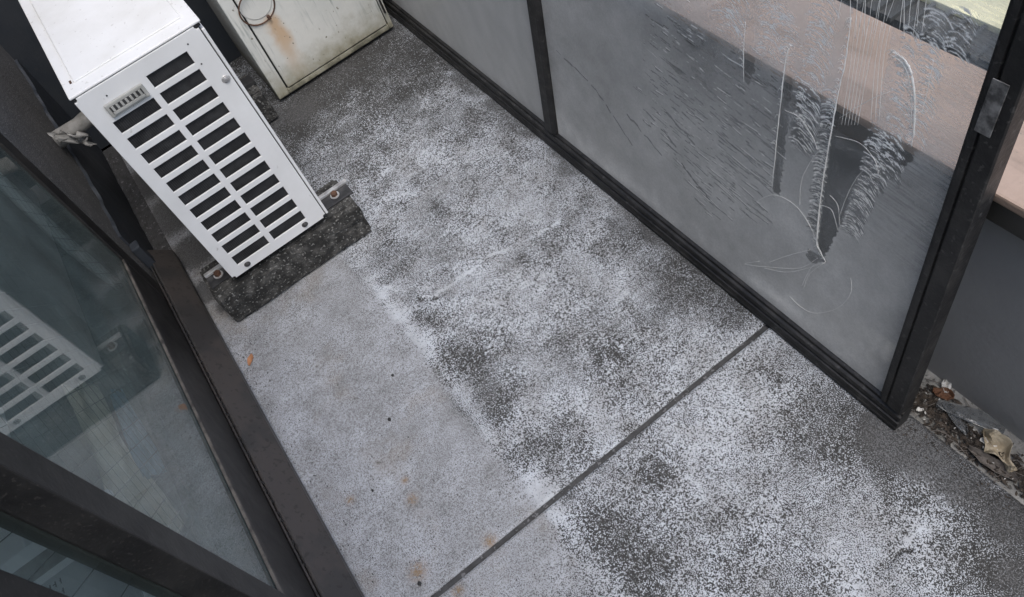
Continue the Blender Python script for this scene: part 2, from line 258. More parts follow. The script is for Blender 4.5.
def m_strand():
    k = NT('white_curled_film')
    df = k.n('ShaderNodeBsdfDiffuse'); df.inputs[0].default_value = (.92, .92, .90, 1)
    tl = k.n('ShaderNodeBsdfTranslucent'); tl.inputs[0].default_value = (.92, .92, .90, 1)
    tr = k.n('ShaderNodeBsdfTransparent')
    return k.surf(k.shmix(.06, k.shmix(.4, df.outputs[0], tl.outputs[0]), tr.outputs[0]))
M['strand'] = m_strand()
def m_hair():
    k = NT('fine_film_threads')
    df = k.n('ShaderNodeBsdfDiffuse'); df.inputs[0].default_value = (.9, .9, .88, 1)
    tr = k.n('ShaderNodeBsdfTransparent')
    return k.surf(k.shmix(.3, df.outputs[0], tr.outputs[0]))
M['hair'] = m_hair()
def m_plastic():
    k = NT('clear_plastic_scrap')
    tr = k.n('ShaderNodeBsdfTransparent'); tr.inputs[0].default_value = (.75, .77, .78, 1)
    gl = k.n('ShaderNodeBsdfGlossy'); gl.inputs['Roughness'].default_value = .3
    df = k.n('ShaderNodeBsdfDiffuse'); df.inputs[0].default_value = (.4, .41, .42, 1)
    return k.surf(k.shmix(.07, k.shmix(.2, tr.outputs[0], df.outputs[0]), gl.outputs[0]))
M['plastic'] = m_plastic()

# ------------------------------------------------------------------ mesh helpers (shapes in world metres unless a thing is tilted)
class MB:
    def __init__(s): s.bm = bmesh.new()
    def box(s, x0, x1, y0, y1, z0, z1, bev=0., seg=2):
        r = bmesh.ops.create_cube(s.bm, size=1.0); vs = r['verts']
        for v in vs:
            v.co = Vector(((x0 + x1) / 2 + v.co.x * (x1 - x0), (y0 + y1) / 2 + v.co.y * (y1 - y0), (z0 + z1) / 2 + v.co.z * (z1 - z0)))
        if bev:
            es = list({e for v in vs for e in v.link_edges})
            bmesh.ops.bevel(s.bm, geom=es, offset=bev, segments=seg, affect='EDGES', profile=.6)
        return s
    def prism(s, pts, axis, a, b):
        """polygon pts extruded along axis (0 x,1 y,2 z) from a to b; pts are the other two coordinates in order"""
        def P(p, t):
            q = list(p); q.insert(axis, t); return q
        A = [s.bm.verts.new(P(p, a)) for p in pts]; B = [s.bm.verts.new(P(p, b)) for p in pts]
        n = len(pts)
        s.bm.faces.new(A); s.bm.faces.new(B[::-1])
        for i in range(n): s.bm.faces.new((A[i], B[i], B[(i + 1) % n], A[(i + 1) % n]))
        bmesh.ops.recalc_face_normals(s.bm, faces=s.bm.faces)
        return s
    def tube(s, pts, r, seg=8, cap=True):
        pts = [Vector(p) for p in pts]; rings = []
        for i, p in enumerate(pts):
            t = (pts[min(i + 1, len(pts) - 1)] - pts[max(i - 1, 0)]).normalized()
            u = t.orthogonal().normalized() if i == 0 else (u - t * u.dot(t)).normalized()
            v = t.cross(u); rr = r[i] if isinstance(r, (list, tuple)) else r
            rings.append([s.bm.verts.new(p + (u * math.cos(k * 2 * math.pi / seg) + v * math.sin(k * 2 * math.pi / seg)) * rr) for k in range(seg)])
        for a, b in zip(rings, rings[1:]):
            for k in range(seg): s.bm.faces.new((a[k], a[(k + 1) % seg], b[(k + 1) % seg], b[k]))
        if cap: s.bm.faces.new(rings[0][::-1]); s.bm.faces.new(rings[-1])
        return s
    def ring(s, c, R, r, nrm, seg=28, a0=0, a1=2 * math.pi):
        nrm = Vector(nrm).normalized(); u = nrm.orthogonal().normalized(); v = nrm.cross(u)
        return s.tube([Vector(c) + (u * math.cos(a0 + (a1 - a0) * i / seg) + v * math.sin(a0 + (a1 - a0) * i / seg)) * R for i in range(seg + 1)], r, 6)
    def grid(s, nx, ny, fn, skip=None):
        V = [[s.bm.verts.new(fn(i / nx, j / ny)) for j in range(ny + 1)] for i in range(nx + 1)]
        for i in range(nx):
            for j in range(ny): s.bm.faces.new((V[i][j], V[i + 1][j], V[i + 1][j + 1], V[i][j + 1]))
        return s

def world_loc(o):
    v = Vector((0, 0, 0))
    while o is not None: v += o.location; o = o.parent
    return v
def link(name, me, mat, parent=None, local=False, smooth=False):
    o = bpy.data.objects.new(name, me); COL.objects.link(o)
    if mat is not None: me.materials.append(M[mat] if isinstance(mat, str) else mat)
    if parent is not None:
        o.parent = parent
        if not local:
            off = world_loc(parent); me.transform(Matrix.Translation(-off))
    if smooth:
        for p in me.polygons: p.use_smooth = True
    return o
def obj(name, mb, mat, parent=None, local=False, smooth=False, solid=0., base=None):
    me = bpy.data.meshes.new(name); mb.bm.to_mesh(me); mb.bm.free()
    if base is not None: me.transform(Matrix.Translation(-Vector(base)))
    o = link(name, me, mat, parent, local, smooth)
    if base is not None: o.location = base
    if solid:
        md = o.modifiers.new('thickness', 'SOLIDIFY'); md.thickness = solid; md.offset = 0
    return o
def part(name, mat, parent, *a, bev=0.): return obj(name, MB().box(*a, bev=bev), mat, parent)
def thing(name, loc, label, cat, group=None, rot=(0, 0, 0)):
    o = bpy.data.objects.new(name, None); COL.objects.link(o); o.location = loc; o.rotation_euler = rot
    o.empty_display_size = .05
    return tag(o, label, cat, group)
def tag(o, label, cat, group=None):
    o['label'] = label; o['category'] = cat
    if group: o['group'] = group
    return o
def struct(o): o['kind'] = 'structure'; return o
def stuff(o): o['kind'] = 'stuff'; return o

def vnoise(x, y, seed=0):
    """smooth value noise on numpy arrays"""
    x = np.asarray(x, float); y = np.asarray(y, float)
    xi = np.floor(x).astype(np.int64); yi = np.floor(y).astype(np.int64); fx = x - xi; fy = y - yi
    fx = fx * fx * (3 - 2 * fx); fy = fy * fy * (3 - 2 * fy)
    def hsh(a, b):
        v = (a * 374761393 + b * 668265263 + seed * 974711) & 0xffffffff
        v = ((v ^ (v >> 13)) * 1274126177) & 0xffffffff
        return ((v ^ (v >> 16)) & 0xffff) / 65535.
    return (hsh(xi, yi) * (1 - fx) + hsh(xi + 1, yi) * fx) * (1 - fy) + (hsh(xi, yi + 1) * (1 - fx) + hsh(xi + 1, yi + 1) * fx) * fy
def seg_dist(X, Y, pl):
    D = np.full(X.shape, 9.)
    for (ax, ay), (bx, by) in zip(pl, pl[1:]):
        dx, dy = bx - ax, by - ay; L = dx * dx + dy * dy + 1e-12
        t = np.clip(((X - ax) * dx + (Y - ay) * dy) / L, 0, 1)
        D = np.minimum(D, np.hypot(X - ax - t * dx, Y - ay - t * dy))
    return D
def poly_sd(X, Y, pl):
    """signed distance to a polygon, negative inside"""
    ins = np.zeros(X.shape, bool); n = len(pl)
    for i in range(n):
        ax, ay = pl[i]; bx, by = pl[(i + 1) % n]
        if ay == by: continue
        c = ((ay > Y) != (by > Y)) & (X < (bx - ax) * (Y - ay) / (by - ay) + ax); ins ^= c
    d = seg_dist(X, Y, pl + [pl[0]]); return np.where(ins, -d, d)
def sstep(a, b, x): t = np.clip((x - a) / (b - a), 0, 1); return t * t * (3 - 2 * t)

# ================================================================== SETTING
# ---- balcony floor: mortar slabs parted by a recessed joint
def slab(x0, x1, y0, y1, parent):
    dx = .004
    xs = np.concatenate(([x0], np.arange(x0 + .002, x1 - .002, dx), [x1 - .002, x1])); ys = np.concatenate(([y0], np.arange(y0 + .002, y1, dx), [y1]))
    X, Y = np.meshgrid(xs, ys, indexing='ij'); nx, ny = X.shape
    und = (vnoise(X * 6, Y * 6, 3) - .5) * .003 + (vnoise(X * 40, Y * 40, 5) - .5) * .0006
    Z = und.copy()
    edge = np.minimum(np.minimum(X - x0, x1 - X), 1)
    Z -= np.clip(1 - edge / .004, 0, 1) * .002
    Z -= np.clip(.006 - (Y - y0), 0, .006) * .7
    wob = vnoise(X * 9, Y * 9, 8) - .5
    bl = np.full(X.shape, .49) + .16 * (vnoise(X * 5 + Y * 2, Y * 4 - X * 2, 51) - .5) + .18 * (vnoise(X * 13, Y * 13, 52) - .5) + .18 * (vnoise(X * 34, Y * 34, 53) - .5)
    for (bx, by), r, v in BLOBS: bl += v * np.exp(-((X - bx) ** 2 + (Y - by) ** 2) / (2 * (r * .62) ** 2))
    bl = np.clip(bl, .30, .60)
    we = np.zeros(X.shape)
    for (bx, by), r, v in WET_SHADE: we = np.maximum(we, v * np.exp(-((X - bx) ** 2 + (Y - by) ** 2) / (2 * (r * .75) ** 2)))
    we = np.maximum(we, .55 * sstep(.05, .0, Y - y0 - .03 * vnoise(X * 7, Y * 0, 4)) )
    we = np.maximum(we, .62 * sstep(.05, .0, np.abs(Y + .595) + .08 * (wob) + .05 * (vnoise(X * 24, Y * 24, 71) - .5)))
    # the closed film lies towards the window, its edge runs along the balcony
    edge_y = -.072 - .012 * (vnoise(X * 5, X * 0, 2) - .5) - .01 * (vnoise(X * 22, X * 0, 6) - .5)
    t = Y - edge_y
    fi = sstep(-.012, .034, t + .03 * wob + .012 * (vnoise(X * 40, Y * 40, 44) - .5)) * (1 - .25 * vnoise(X * 5, Y * 5, 12))
    fi *= sstep(.30, .60, X) * .75 + .25
    bl += .24 * (.5 + vnoise(X * 26, Y * 26, 77)) * np.exp(-((t - .008) / (.012 + .022 * vnoise(X * 8, Y * 8, 41))) ** 2) * sstep(1.42, 1.28, X)
    fi *= 1 - .55 * np.exp(-((t - .006) / .02) ** 2)
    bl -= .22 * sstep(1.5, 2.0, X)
    for w_, v, pl in CRACKS:
        d = seg_dist(X + .01 * (vnoise(X * 60, Y * 60, 21) - .5), Y + .01 * (vnoise(X * 60, Y * 60, 22) - .5), pl)
        bl += v * .7 * np.exp(-(d / w_) ** 2) * sstep(.3, .7, vnoise(X * 45, Y * 45, 33))
        if v < 0: Z -= .003 * np.exp(-(d / w_) ** 2)
    ru = np.zeros(X.shape)
    for (bx, by), r in RUST: ru = np.maximum(ru, np.exp(-((X - bx) ** 2 + (Y - by) ** 2) / (r * r)))
    me = bpy.data.meshes.new('floor_slab')
    co = np.stack([X, Y, Z], -1).reshape(-1, 3)
    idx = np.arange(nx * ny).reshape(nx, ny)
    q = np.stack([idx[:-1, :-1], idx[1:, :-1], idx[1:, 1:], idx[:-1, 1:]], -1).reshape(-1, 4)
    # sides of the slab, down to the base
    ring_ = np.concatenate([idx[:, 0], idx[-1, 1:], idx[-2::-1, -1], idx[0, -2:0:-1]])
    low = co[ring_].copy(); low[:, 2] = -.028; n0 = len(co); co = np.vstack([co, low]); m = len(ring_)
    k = np.arange(m); kn = (k + 1) % m
    qs = np.stack([ring_[kn], ring_[k], n0 + k, n0 + kn], -1)
    q = np.vstack([q, qs])
    me.from_pydata(co.tolist(), [], q.tolist())
    pad = lambda a: np.concatenate([a.reshape(-1), a.reshape(-1)[ring_]]).astype(np.float32)
    for nme, arr in (('bloom', bl), ('wet_shade', we), ('film', np.clip(fi, 0, 1)), ('rust', ru)):
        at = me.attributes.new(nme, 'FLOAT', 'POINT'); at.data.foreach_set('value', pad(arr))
    return link('floor_slab', me, 'floor', parent)

floor = struct(obj('balcony_floor', MB().box(-1.6, 2.39, -.76, .345, -.10, -.028), 'joint'))
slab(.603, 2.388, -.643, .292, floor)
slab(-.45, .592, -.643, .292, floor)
obj('floor_slab', MB().box(-1.6, -.462, -.643, .292, -.028, 0), 'gutter', floor)
obj('joint_filler', MB().box(.5905, .6045, -.643, .292, -.027, -.0045), 'joint', floor)
# gutter strip between slabs and parapet, slightly lower
def gut(u, v):
    x = -1.6 + 3.98 * u; y = -.643 - .092 * v
    return (x, y, -.017 + .006 * float(vnoise(x * 14, y * 30, 2)) + (.006 if v == 0 else 0))
gutter = struct(obj('gutter', MB().grid(400, 8, gut), 'gutter', smooth=True))

# ---- parapet
pw = thing('parapet_wall', (.4, -.80, -.1), 'low grey parapet wall with pinkish beige coping along the open side', 'wall')
part('wall', 'parapet', pw, -1.6, 2.6, -.86, -.735, -3.2, .467)
part('fascia', 'fascia', pw, -1.6, 2.6, -.868, -.706, .467, .508, bev=.003)
part('coping', 'cap', pw, -1.6, 2.6, -.873, -.7025, .508, .524, bev=.004)

# ---- end wall
ew = thing('end_wall', (2.45, -.2, 0), 'dark navy coated wall closing the far end behind the cabinet', 'wall')
part('wall', 'stucco', ew, 2.40, 2.55, -.735, .36, .55, 1.5)
part('coat', 'coat', ew, 2.39, 2.55, -.735, .36, -.02, .55)

# ---- house wall with the window opening
hw = thing('house_wall', (1.9, .42, 0), 'dark stuccoed house wall behind the air conditioner', 'wall')
part('wall', 'stucco', hw, 1.615, 2.39, .345, .52, -.02, 1.95)
part('lintel', 'render', hw, -2.2, 2.39, .37, .52, 1.95, 2.2)
part('side_wall', 'render', hw, -2.2, -1.25, .37, .52, -.02, 1.95)
def ups():
    mb = MB(); n = 60; F = []; T = []
    for i in range(n + 1):
        x = 1.69 + (2.385 - 1.69) * i / n
        z = .16 + .17 * (x - 1.66) / .7 + .016 * (float(vnoise(x * 25, 0, 3)) - .5) + .02 * (float(vnoise(x * 8, 0, 9)) - .5)
        y = .340 - .003 * float(vnoise(x * 30, 1, 3))
        F.append([mb.bm.verts.new((x, y, -.02)), mb.bm.verts.new((x, y, z)), mb.bm.verts.new((x, .346, z + .004))])
    for a, b in zip(F, F[1:]):
        mb.bm.faces.new((a[0], b[0], b[1], a[1])); mb.bm.faces.new((a[1], b[1], b[2], a[2]))
    mb.bm.faces.new(F[0]); return mb
obj('upstand', ups(), 'coat', hw)
part('upstand_end', 'coat', hw, 1.665, 1.695, .322, .344, -.02, .15, bev=.004)

# ---- room behind the window
room = struct(obj('room_floor', MB().box(-2.2, 2.39, .46, 3.2, .0, .07), 'roomfloor'))
struct(obj('room_back_wall', MB().box(-2.2, 2.39, 3.2, 3.3, 0, 2.2), 'room'))
struct(obj('room_side_wall', MB().box(2.391, 2.49, .521, 3.2, 0, 2.2), 'room'))
struct(obj('room_side_wall', MB().box(-2.3, -2.2, .521, 3.2, 0, 2.2), 'room'))
struct(obj('room_ceiling', MB().box(-2.3, 2.49, .521, 3.3, 2.2, 2.3), 'room'))

# ---- street below
struct(obj('ground', MB().box(-60, 60, -80, -.9, -3.4, -3.2), 'asphalt'))

# ================================================================== THINGS
# ---- window frame with sill
wf = thing('window_frame', (.2, .36, 0), 'dark bronze window frame with wide brown metal sill along the house', 'window frame')
sill = MB().prism([(.291, -.02), (.291, .012), (.284, .016), (.282, .044), (.286, .049), (.326, .086), (.329, .086), (.330, .072), (.3345, .072), (.3345, .084), (.3375, .084), (.3375, .05), (.36, .05), (.36, -.02)], 0, -1.25, 1.72)
obj('sill', sill, 'sill', wf)
part('track', 'frame_metal', wf, -1.25, 1.66, .3605, .46, -.02, .075)
part('inner_sill', 'bead', wf, -1.25, 1.66, .4603, .475, .0, .100)
part('jamb', 'frame_metal', wf, 1.588, 1.614, .344, .46, .088, 1.949, bev=.003)
part('jamb', 'frame_metal', wf, -1.249, -1.21, .318, .46, .076, 1.949, bev=.003)
part('head', 'frame_metal', wf, -1.2095, 1.5875, .33, .46, 1.905, 1.949, bev=.003)

def wires(x0, x1, z0, z1, y, pitch, name, parent, dirs=(1, -1)):
    mb = MB()
    def clip(x, z, dx, dz):
        ts = []
        lo, hi = -9., 9.
        for p, d, a, b in ((x, dx, x0, x1), (z, dz, z0, z1)):
            t0, t1 = sorted(((a - p) / d, (b - p) / d)); lo = max(lo, t0); hi = min(hi, t1)
        return (lo, hi) if hi > lo else None
    for sgn in dirs:
        r = .0006 if sgn < 0 else .0003
        c = -4.
        while c < 4.:
            q = clip(c, 0, 1, sgn)
            if q:
                a = (c + q[0], y, sgn * q[0]); b = (c + q[1], y, sgn * q[1])
                mb.tube([a, b], r, 4, False)
            c += pitch * math.sqrt(2)
    o = obj(name, mb, 'black', parent); return stuff(o)

os_ = thing('window_sash', (1.1, .352, .088), 'dark framed wired glass sash mirroring the air conditioner grille', 'window sash', 'sliding sashes of the room window')
part('bottom_rail', 'frame_metal', os_, .6405, 1.5295, .3385, .366, .088, .238, bev=.002)
part('glazing_bead', 'bead', os_, .6405, 1.5295, .3375, .3425, .2385, .2475, bev=.001)
part('stile', 'frame_metal', os_, .590, .640, .3335, .372, .088, 1.90, bev=.002)
part('stile', 'frame_metal', os_, 1.53, 1.5875, .3375, .366, .088, 1.90, bev=.002)
part('top_rail', 'frame_metal', os_, .6405, 1.5295, .3385, .366, 1.83, 1.90, bev=.002)
part('pane', 'pane', os_, .6402, 1.5298, .3435, .3485, .239, 1.83)
wires(.641, 1.529, .25, 1.82, .3495, .026, 'wire_mesh', os_)

is_ = thing('window_sash', (.2, .39, .078), 'inner wired glass sash at the lower left corner past the wide dark stile', 'window sash', 'sliding sashes of the room window')
part('bottom_rail', 'frame_metal', is_, -.65, .6565, .378, .404, .0755, .16, bev=.002)
part('stile', 'frame_metal', is_, .616, .6565, .3765, .405, .1605, 1.90, bev=.002)
part('muntin', 'frame_metal', is_, .468, .522, .3765, .405, .1605, 1.83, bev=.002)
part('stile', 'frame_metal', is_, -.65, -.605, .3765, .405, .1605, 1.90, bev=.002)
part('top_rail', 'frame_metal', is_, -.6045, .6155, .378, .404, 1.8305, 1.90, bev=.002)
part('pane', 'pane', is_, .5222, .6158, .389, .393, .1603, 1.8303)
part('pane', 'pane', is_, -.6048, .4678, .389, .393, .1603, 1.8303)
wires(.523, .615, .17, 1.82, .3945, .044, 'wire_mesh', is_, (-1,))

# ---- air conditioner
AX = 1.415
ac = thing('air_conditioner', (1.78, .058, .10), 'white outdoor air conditioner unit with slotted side grille on concrete blocks', 'air conditioner')
# slotted side sheet: real openings, edges turned in
def side_panel():
    rows = [.631 - .0412 * i for i in range(12)]
    ys = [-.066, -.025, .058, .071, .154, .181]
    zs = [.123]
    for t in rows[::-1]: zs += [t - .0266, t + .0008]
    zs += [.6638]
    mb = MB(); bm = mb.bm
    V = {}
    def vert(i, j):
        if (i, j) not in V:
            y, z = ys[i], zs[j]
            V[i, j] = bm.verts.new((AX, y, z))
        return V[i, j]
    for i in range(len(ys) - 1):
        for j in range(len(zs) - 1):
            row = 11 - (j - 1) // 2
            if i in (1, 3) and j % 2 == 1 and not (i == 3 and row == 0): continue
            bm.faces.new((vert(i, j), vert(i, j + 1), vert(i + 1, j + 1), vert(i + 1, j)))
    # soft corners of each slot
    be = [e for e in bm.edges if e.is_boundary]
    cv = [v for v in bm.verts if v.is_boundary]
    bmesh.ops.recalc_face_normals(bm, faces=bm.faces)
    ext = bmesh.ops.extrude_edge_only(bm, edges=be)
    for v in [g for g in ext['geom'] if isinstance(g, bmesh.types.BMVert)]: v.co.x += .0028
    sharp = [e for e in bm.edges if not e.is_boundary and len(e.link_faces) == 2 and e.calc_face_angle() > .5 and abs(e.verts[0].co.x - e.verts[1].co.x) > .001]
    outer = [e for e in sharp if abs(e.verts[0].co.y) < .19 and (e.verts[0].co.z < .13 or e.verts[0].co.z > .66)]
    inner = [e for e in sharp if e not in outer]
    bmesh.ops.bevel(bm, geom=inner, offset=.0022, segments=2, affect='EDGES')
    outer = [e for e in bm.edges if len(e.link_faces) == 2 and abs(e.verts[0].co.x - e.verts[1].co.x) > .002 and (e.verts[0].co.z < .124 or e.verts[0].co.z > .662) and (e.verts[0].co.y < -.065 or e.verts[0].co.y > .18)]
    bmesh.ops.bevel(bm, geom=outer, offset=.007, segments=3, affect='EDGES')
    rim = [e for e in bm.edges if len(e.link_faces) == 2 and e.calc_face_angle(0) > .6 and max(abs(e.verts[0].co.x - AX), abs(e.verts[1].co.x - AX)) < 1e-4]
    bmesh.ops.bevel(bm, geom=rim, offset=.0009, segments=2, affect='EDGES')
    return mb
obj('side_panel', side_panel(), 'white', ac)
part('coil', 'coil', ac, AX + .0085, AX + .03, -.058, .172, .13, .655)
# vertical fins behind the slots
fin = MB()
for i in range(58):
    y = -.055 + i * .0039
    fin.box(AX + .006, AX + .0083, y, y + .0009, .132, .652)
stuff(obj('coil_fins', fin, 'coil', ac))
part('shell', 'white', ac, AX + .0305, 2.132, -.055, .176, .124, .658, bev=.004)
part('base_pan', 'dark_steel', ac, AX + .02, 2.13, -.058, .178, .112, .1235)
# front plate seen edge-on, doubled sheet with a dark gap
part('front_plate', 'white', ac, AX + .004, 2.135, -.0745, -.0682, .124, .650, bev=.002)
part('front_gap', 'dark_steel', ac, AX + .006, 2.13, -.068, -.0555, .126, .655)
part('back_plate', 'white', ac, AX + .0065, 2.135, .1765, .1815, .124, .655, bev=.0015)
# lid
part('lid_seam', 'black', ac, AX + .003, 2.13, -.072, .180, .6582, .6650)
lid = obj('lid', MB().box(AX + .0005, 2.14, -.0755, .1835, .6652, .670, bev=.0022), 'white_top', ac)
obj('lid_panel', MB().box(AX + .038, 2.11, -.052, .1625, .6702, .673, bev=.0025, seg=3), 'white_top', lid)
obj('screw', MB().box(AX + .041, AX + .052, .1655, .1695, .6701, .6712, bev=.0006), 'rust', lid)
# thermistor holder
th = obj('sensor_holder', MB().box(AX - .006, AX - .0005, .0715, .1475, .600, .6285, bev=.0025), 'grey_plastic', ac)
obj('sensor_window', MB().box(AX - .0072, AX - .0062, .0775, .1415, .606, .6225, bev=.0004), 'dark_steel', th)
for i in range(7):
    y = .080 + i * .0090
    obj('slat', MB().box(AX - .0092, AX - .0074, y, y + .0042, .6125, .6225, bev=.0004), 'grey_plastic', th)
obj('slat', MB().box(AX - .0092, AX - .0074, .0785, .1405, .6062, .6115, bev=.0005), 'grey_plastic', th)
def screw(y, z, r=.0052, mt='dark_steel'):
    mb = MB(); mb.tube([(AX - .0003, y, z), (AX - .0012, y, z)], [r * 1.45, r * 1.3], 14); mb.tube([(AX - .0013, y, z), (AX - .0035, y, z), (AX - .0045, y, z)], [r, r * .9, r * .4], 12)
    return obj('screw', mb, mt, ac, smooth=False)
screw(.137, .1378); screw(-.0155, .1385); screw(-.0545, .5455, .006, 'steel')
for y, z in ((-.034, .6425), (-.0335, .597), (.131, .6402), (.107, .5985)):
    obj('hole', MB().tube([(AX - .0002, y, z), (AX - .0006, y, z)], .0016, 10), 'black', ac)
# mounting feet
for y0, y1 in ((-.150, -.058), (.178, .235)):
    f_ = obj('foot', MB().box(1.452, 1.500, y0, y1, .1015, .1055, bev=.001), 'dark_steel', ac)
    obj('foot_rib', MB().box(1.4875, 1.4985, y0 - .004, y1, .106, .1135, bev=.002), 'steel', f_)
    yb = y0 + .038 if y0 < 0 else y1 - .028
    obj('washer', MB().tube([(1.476, yb, .1056), (1.476, yb, .1075)], .0115, 18), 'steel', f_)
    obj('bolt', MB().tube([(1.476, yb, .1076), (1.476, yb, .1150)], .0082, 6), 'rust', f_)
part('foot', 'dark_steel', ac, 2.05, 2.09, -.14, .235, .1015, .1118)

# ---- concrete blocks under the unit
def block(x0, x1, label):
    mb = MB()
    mb.prism([(x0, 0.002), (x0 + .003, .085), (x0 + .010, .1012), (x1 - .01, .1012), (x1 - .003, .085), (x1, .002)], 1, -.139, .242)
    bm = mb.bm
    # prism took (x,z); subdivide and roughen
    bmesh.ops.bevel(bm, geom=[e for e in bm.edges], offset=.006, segments=2, affect='EDGES')
    bmesh.ops.subdivide_edges(bm, edges=bm.edges[:], cuts=3, use_grid_fill=True)
    for v in bm.verts:
        if v.co.z < .099 and v.co.z > .004:
            n = float(vnoise(v.co.x * 60 + v.co.z * 70, v.co.y * 60, 4)) - .5
            v.co.x += n * .007; v.co.y += n * .005; v.co.z += n * .003
    o = obj('concrete_block', mb, 'concrete_block', base=((x0 + x1) / 2, .05, 0))
    return tag(o, label, 'block', 'blocks under the air conditioner')
block(1.412, 1.545, 'dark mossy concrete block under the near slotted end of the air conditioner')
block(2.00, 2.13, 'dark concrete block under the far end of the air conditioner by the end wall')

# ---- pipe bundle behind the unit
pb = thing('pipe_bundle', (1.93, .345, .33), 'white taped pipe bundle with a loose rag end behind the air conditioner', 'pipe')
mb = MB(); pts = [(1.99, .357, .30), (1.985, .32, .305), (1.97, .275, .315), (1.96, .22, .33), (1.955, .18, .34)]
mb.tube(pts, [.024, .022, .020, .021, .019], 14); obj('pipe', mb, 'tape', pb, smooth=True)
def rag(cx, cy, cz, sx, sz, seed):
    def fn(u, v):
        a = float(vnoise(u * 5, v * 5, seed)) - .5; b = float(vnoise(u * 7, v * 6, seed + 5)) - .5
        wdt = .35 + .65 * math.sin(math.pi * min(1, .15 + u))
        return (cx + (u - .5) * sx * .3 + a * .03, cy + (u - .5) * sx + b * .02, cz + (v - .5) * sz * wdt + (u - .5) * .04 + b * .03)
    return MB().grid(16, 10, fn)
obj('tape_end', rag(1.925, .303, .320, .060, .040, 3), 'tape', pb, solid=.0015, smooth=True)

# ---- enamel cabinet
CX = 2.06
cb = thing('utility_cabinet', (2.2, -.375, 0), 'stained off-white metal cabinet with rusty pull ring at far end', 'cabinet')
part('carcass', 'cabinet', cb, CX + .003, 2.36, -.572, -.172, 0.012, .80, bev=.004)
part('plinth', 'concrete_block', cb, CX + .010, 2.35, -.566, -.178, .0005, .0118)
part('frame_side', 'cabinet', cb, CX - .008, CX + .0025, -.206, -.172, .014, .80, bev=.0025)
part('frame_side', 'cabinet', cb, CX - .008, CX + .0025, -.572, -.5585, .014, .80, bev=.0025)
part('frame_bottom', 'cabinet', cb, CX - .008, CX + .0025, -.558, -.2065, .014, .030, bev=.0025)
part('gap', 'black', cb, CX - .0005, CX + .0028, -.558, -.2065, .0305, .79)
dr = obj('door', MB().box(CX - .0105, CX - .001, -.555, -.2105, .0345, .785, bev=.003, seg=3), 'cabinet', cb)
obj('pull_cup', MB().tube([(CX - .0108, -.252, .300), (CX - .0122, -.252, .300)], [.045, .042], 28), 'cabinet', dr)
obj('pull_ring', MB().ring((CX - .016, -.250, .292), .050, .0022, (1, .06, .1), 36), 'rust', dr)
obj('ring_hinge', MB().box(CX - .020, CX - .0106, -.268, -.260, .245, .256, bev=.001), 'rust', dr)
part('hinge', 'frame_metal', cb, CX - .016, CX - .0085, -.566, -.561, .07, .14, bev=.001)

# ---- leaning glass panel
PL = thing('glass_panel', (.308, -.598, .0045), 'dark framed glass panel with peeling grey film leaning on the parapet', 'glass panel', rot=(.13, 0, 0))
def lpart(name, mat, parent, *a, bev=0.): return obj(name, MB().box(*a, bev=bev), mat, parent, local=True)
W_, H_ = 1.92, 1.25
# bottom rail: stepped profile
obj('bottom_rail', MB().prism([(0, 0), (0, .006), (-.0015, .008), (-.0015, .019), (-.006, .0205), (-.006, .0245), (-.0025, .026), (-.0025, .036), (-.007, .0385), (-.007, .046), (-.012, .0485), (-.012, .050), (-.030, .050), (-.030, 0)], 0, 0, W_), 'dark_metal', PL, local=True)
def stile(u0, u1, name, z0, z1, lip=True):
    g = (u1 - u0)
    pr = [(u0, -.030), (u0, -.001), (u0 + .002, .001), (u0 + g * .56, .001), (u0 + g * .60, -.003), (u0 + g * .64, -.003), (u0 + g * .68, .000), (u0 + g * .86, .000), (u0 + g * .90, -.006), (u1, -.006), (u1, -.030)]
    return obj(name, MB().prism(pr, 2, z0, z1), 'dark_metal', PL, local=True)
post = stile(0, .045, 'stile', .0503, H_)
for v in post.data.vertices: v.co.x += .014 * v.co.z / .75       # the sash is slightly out of square
stile(W_, W_ - .045, 'stile', .0503, H_)
mu = [(.966, -.03), (.966, -.006), (.972, -.001), (.975, .0005), (.998, .0005), (1.001, -.003), (1.008, -.003), (1.012, -.008), (1.012, -.03)]
obj('mullion', MB().prism(mu, 2, .0502, H_ - .05), 'dark_metal', PL, local=True)
lpart('top_rail', 'dark_metal', PL, .0455, W_ - .0455, -.03, 0, H_ - .0495, H_, bev=.002)
M['plate'] = worn('scuffed_bare_metal', (.07, .07, .07), (.30, .30, .295), 55, .55, .2, .0008, 200, .3)
lpart('latch_plate', 'plate', PL, .026, .046, .0012, .0028, .632, .705, bev=.0008)
lpart('pane', 'panel_glass', PL, .0455, .9655, -.017, -.013, .0503, H_ - .0503)
lpart('pane', 'panel_glass', PL, 1.0125, W_ - .0458, -.017, -.013, .0503, H_ - .0503)

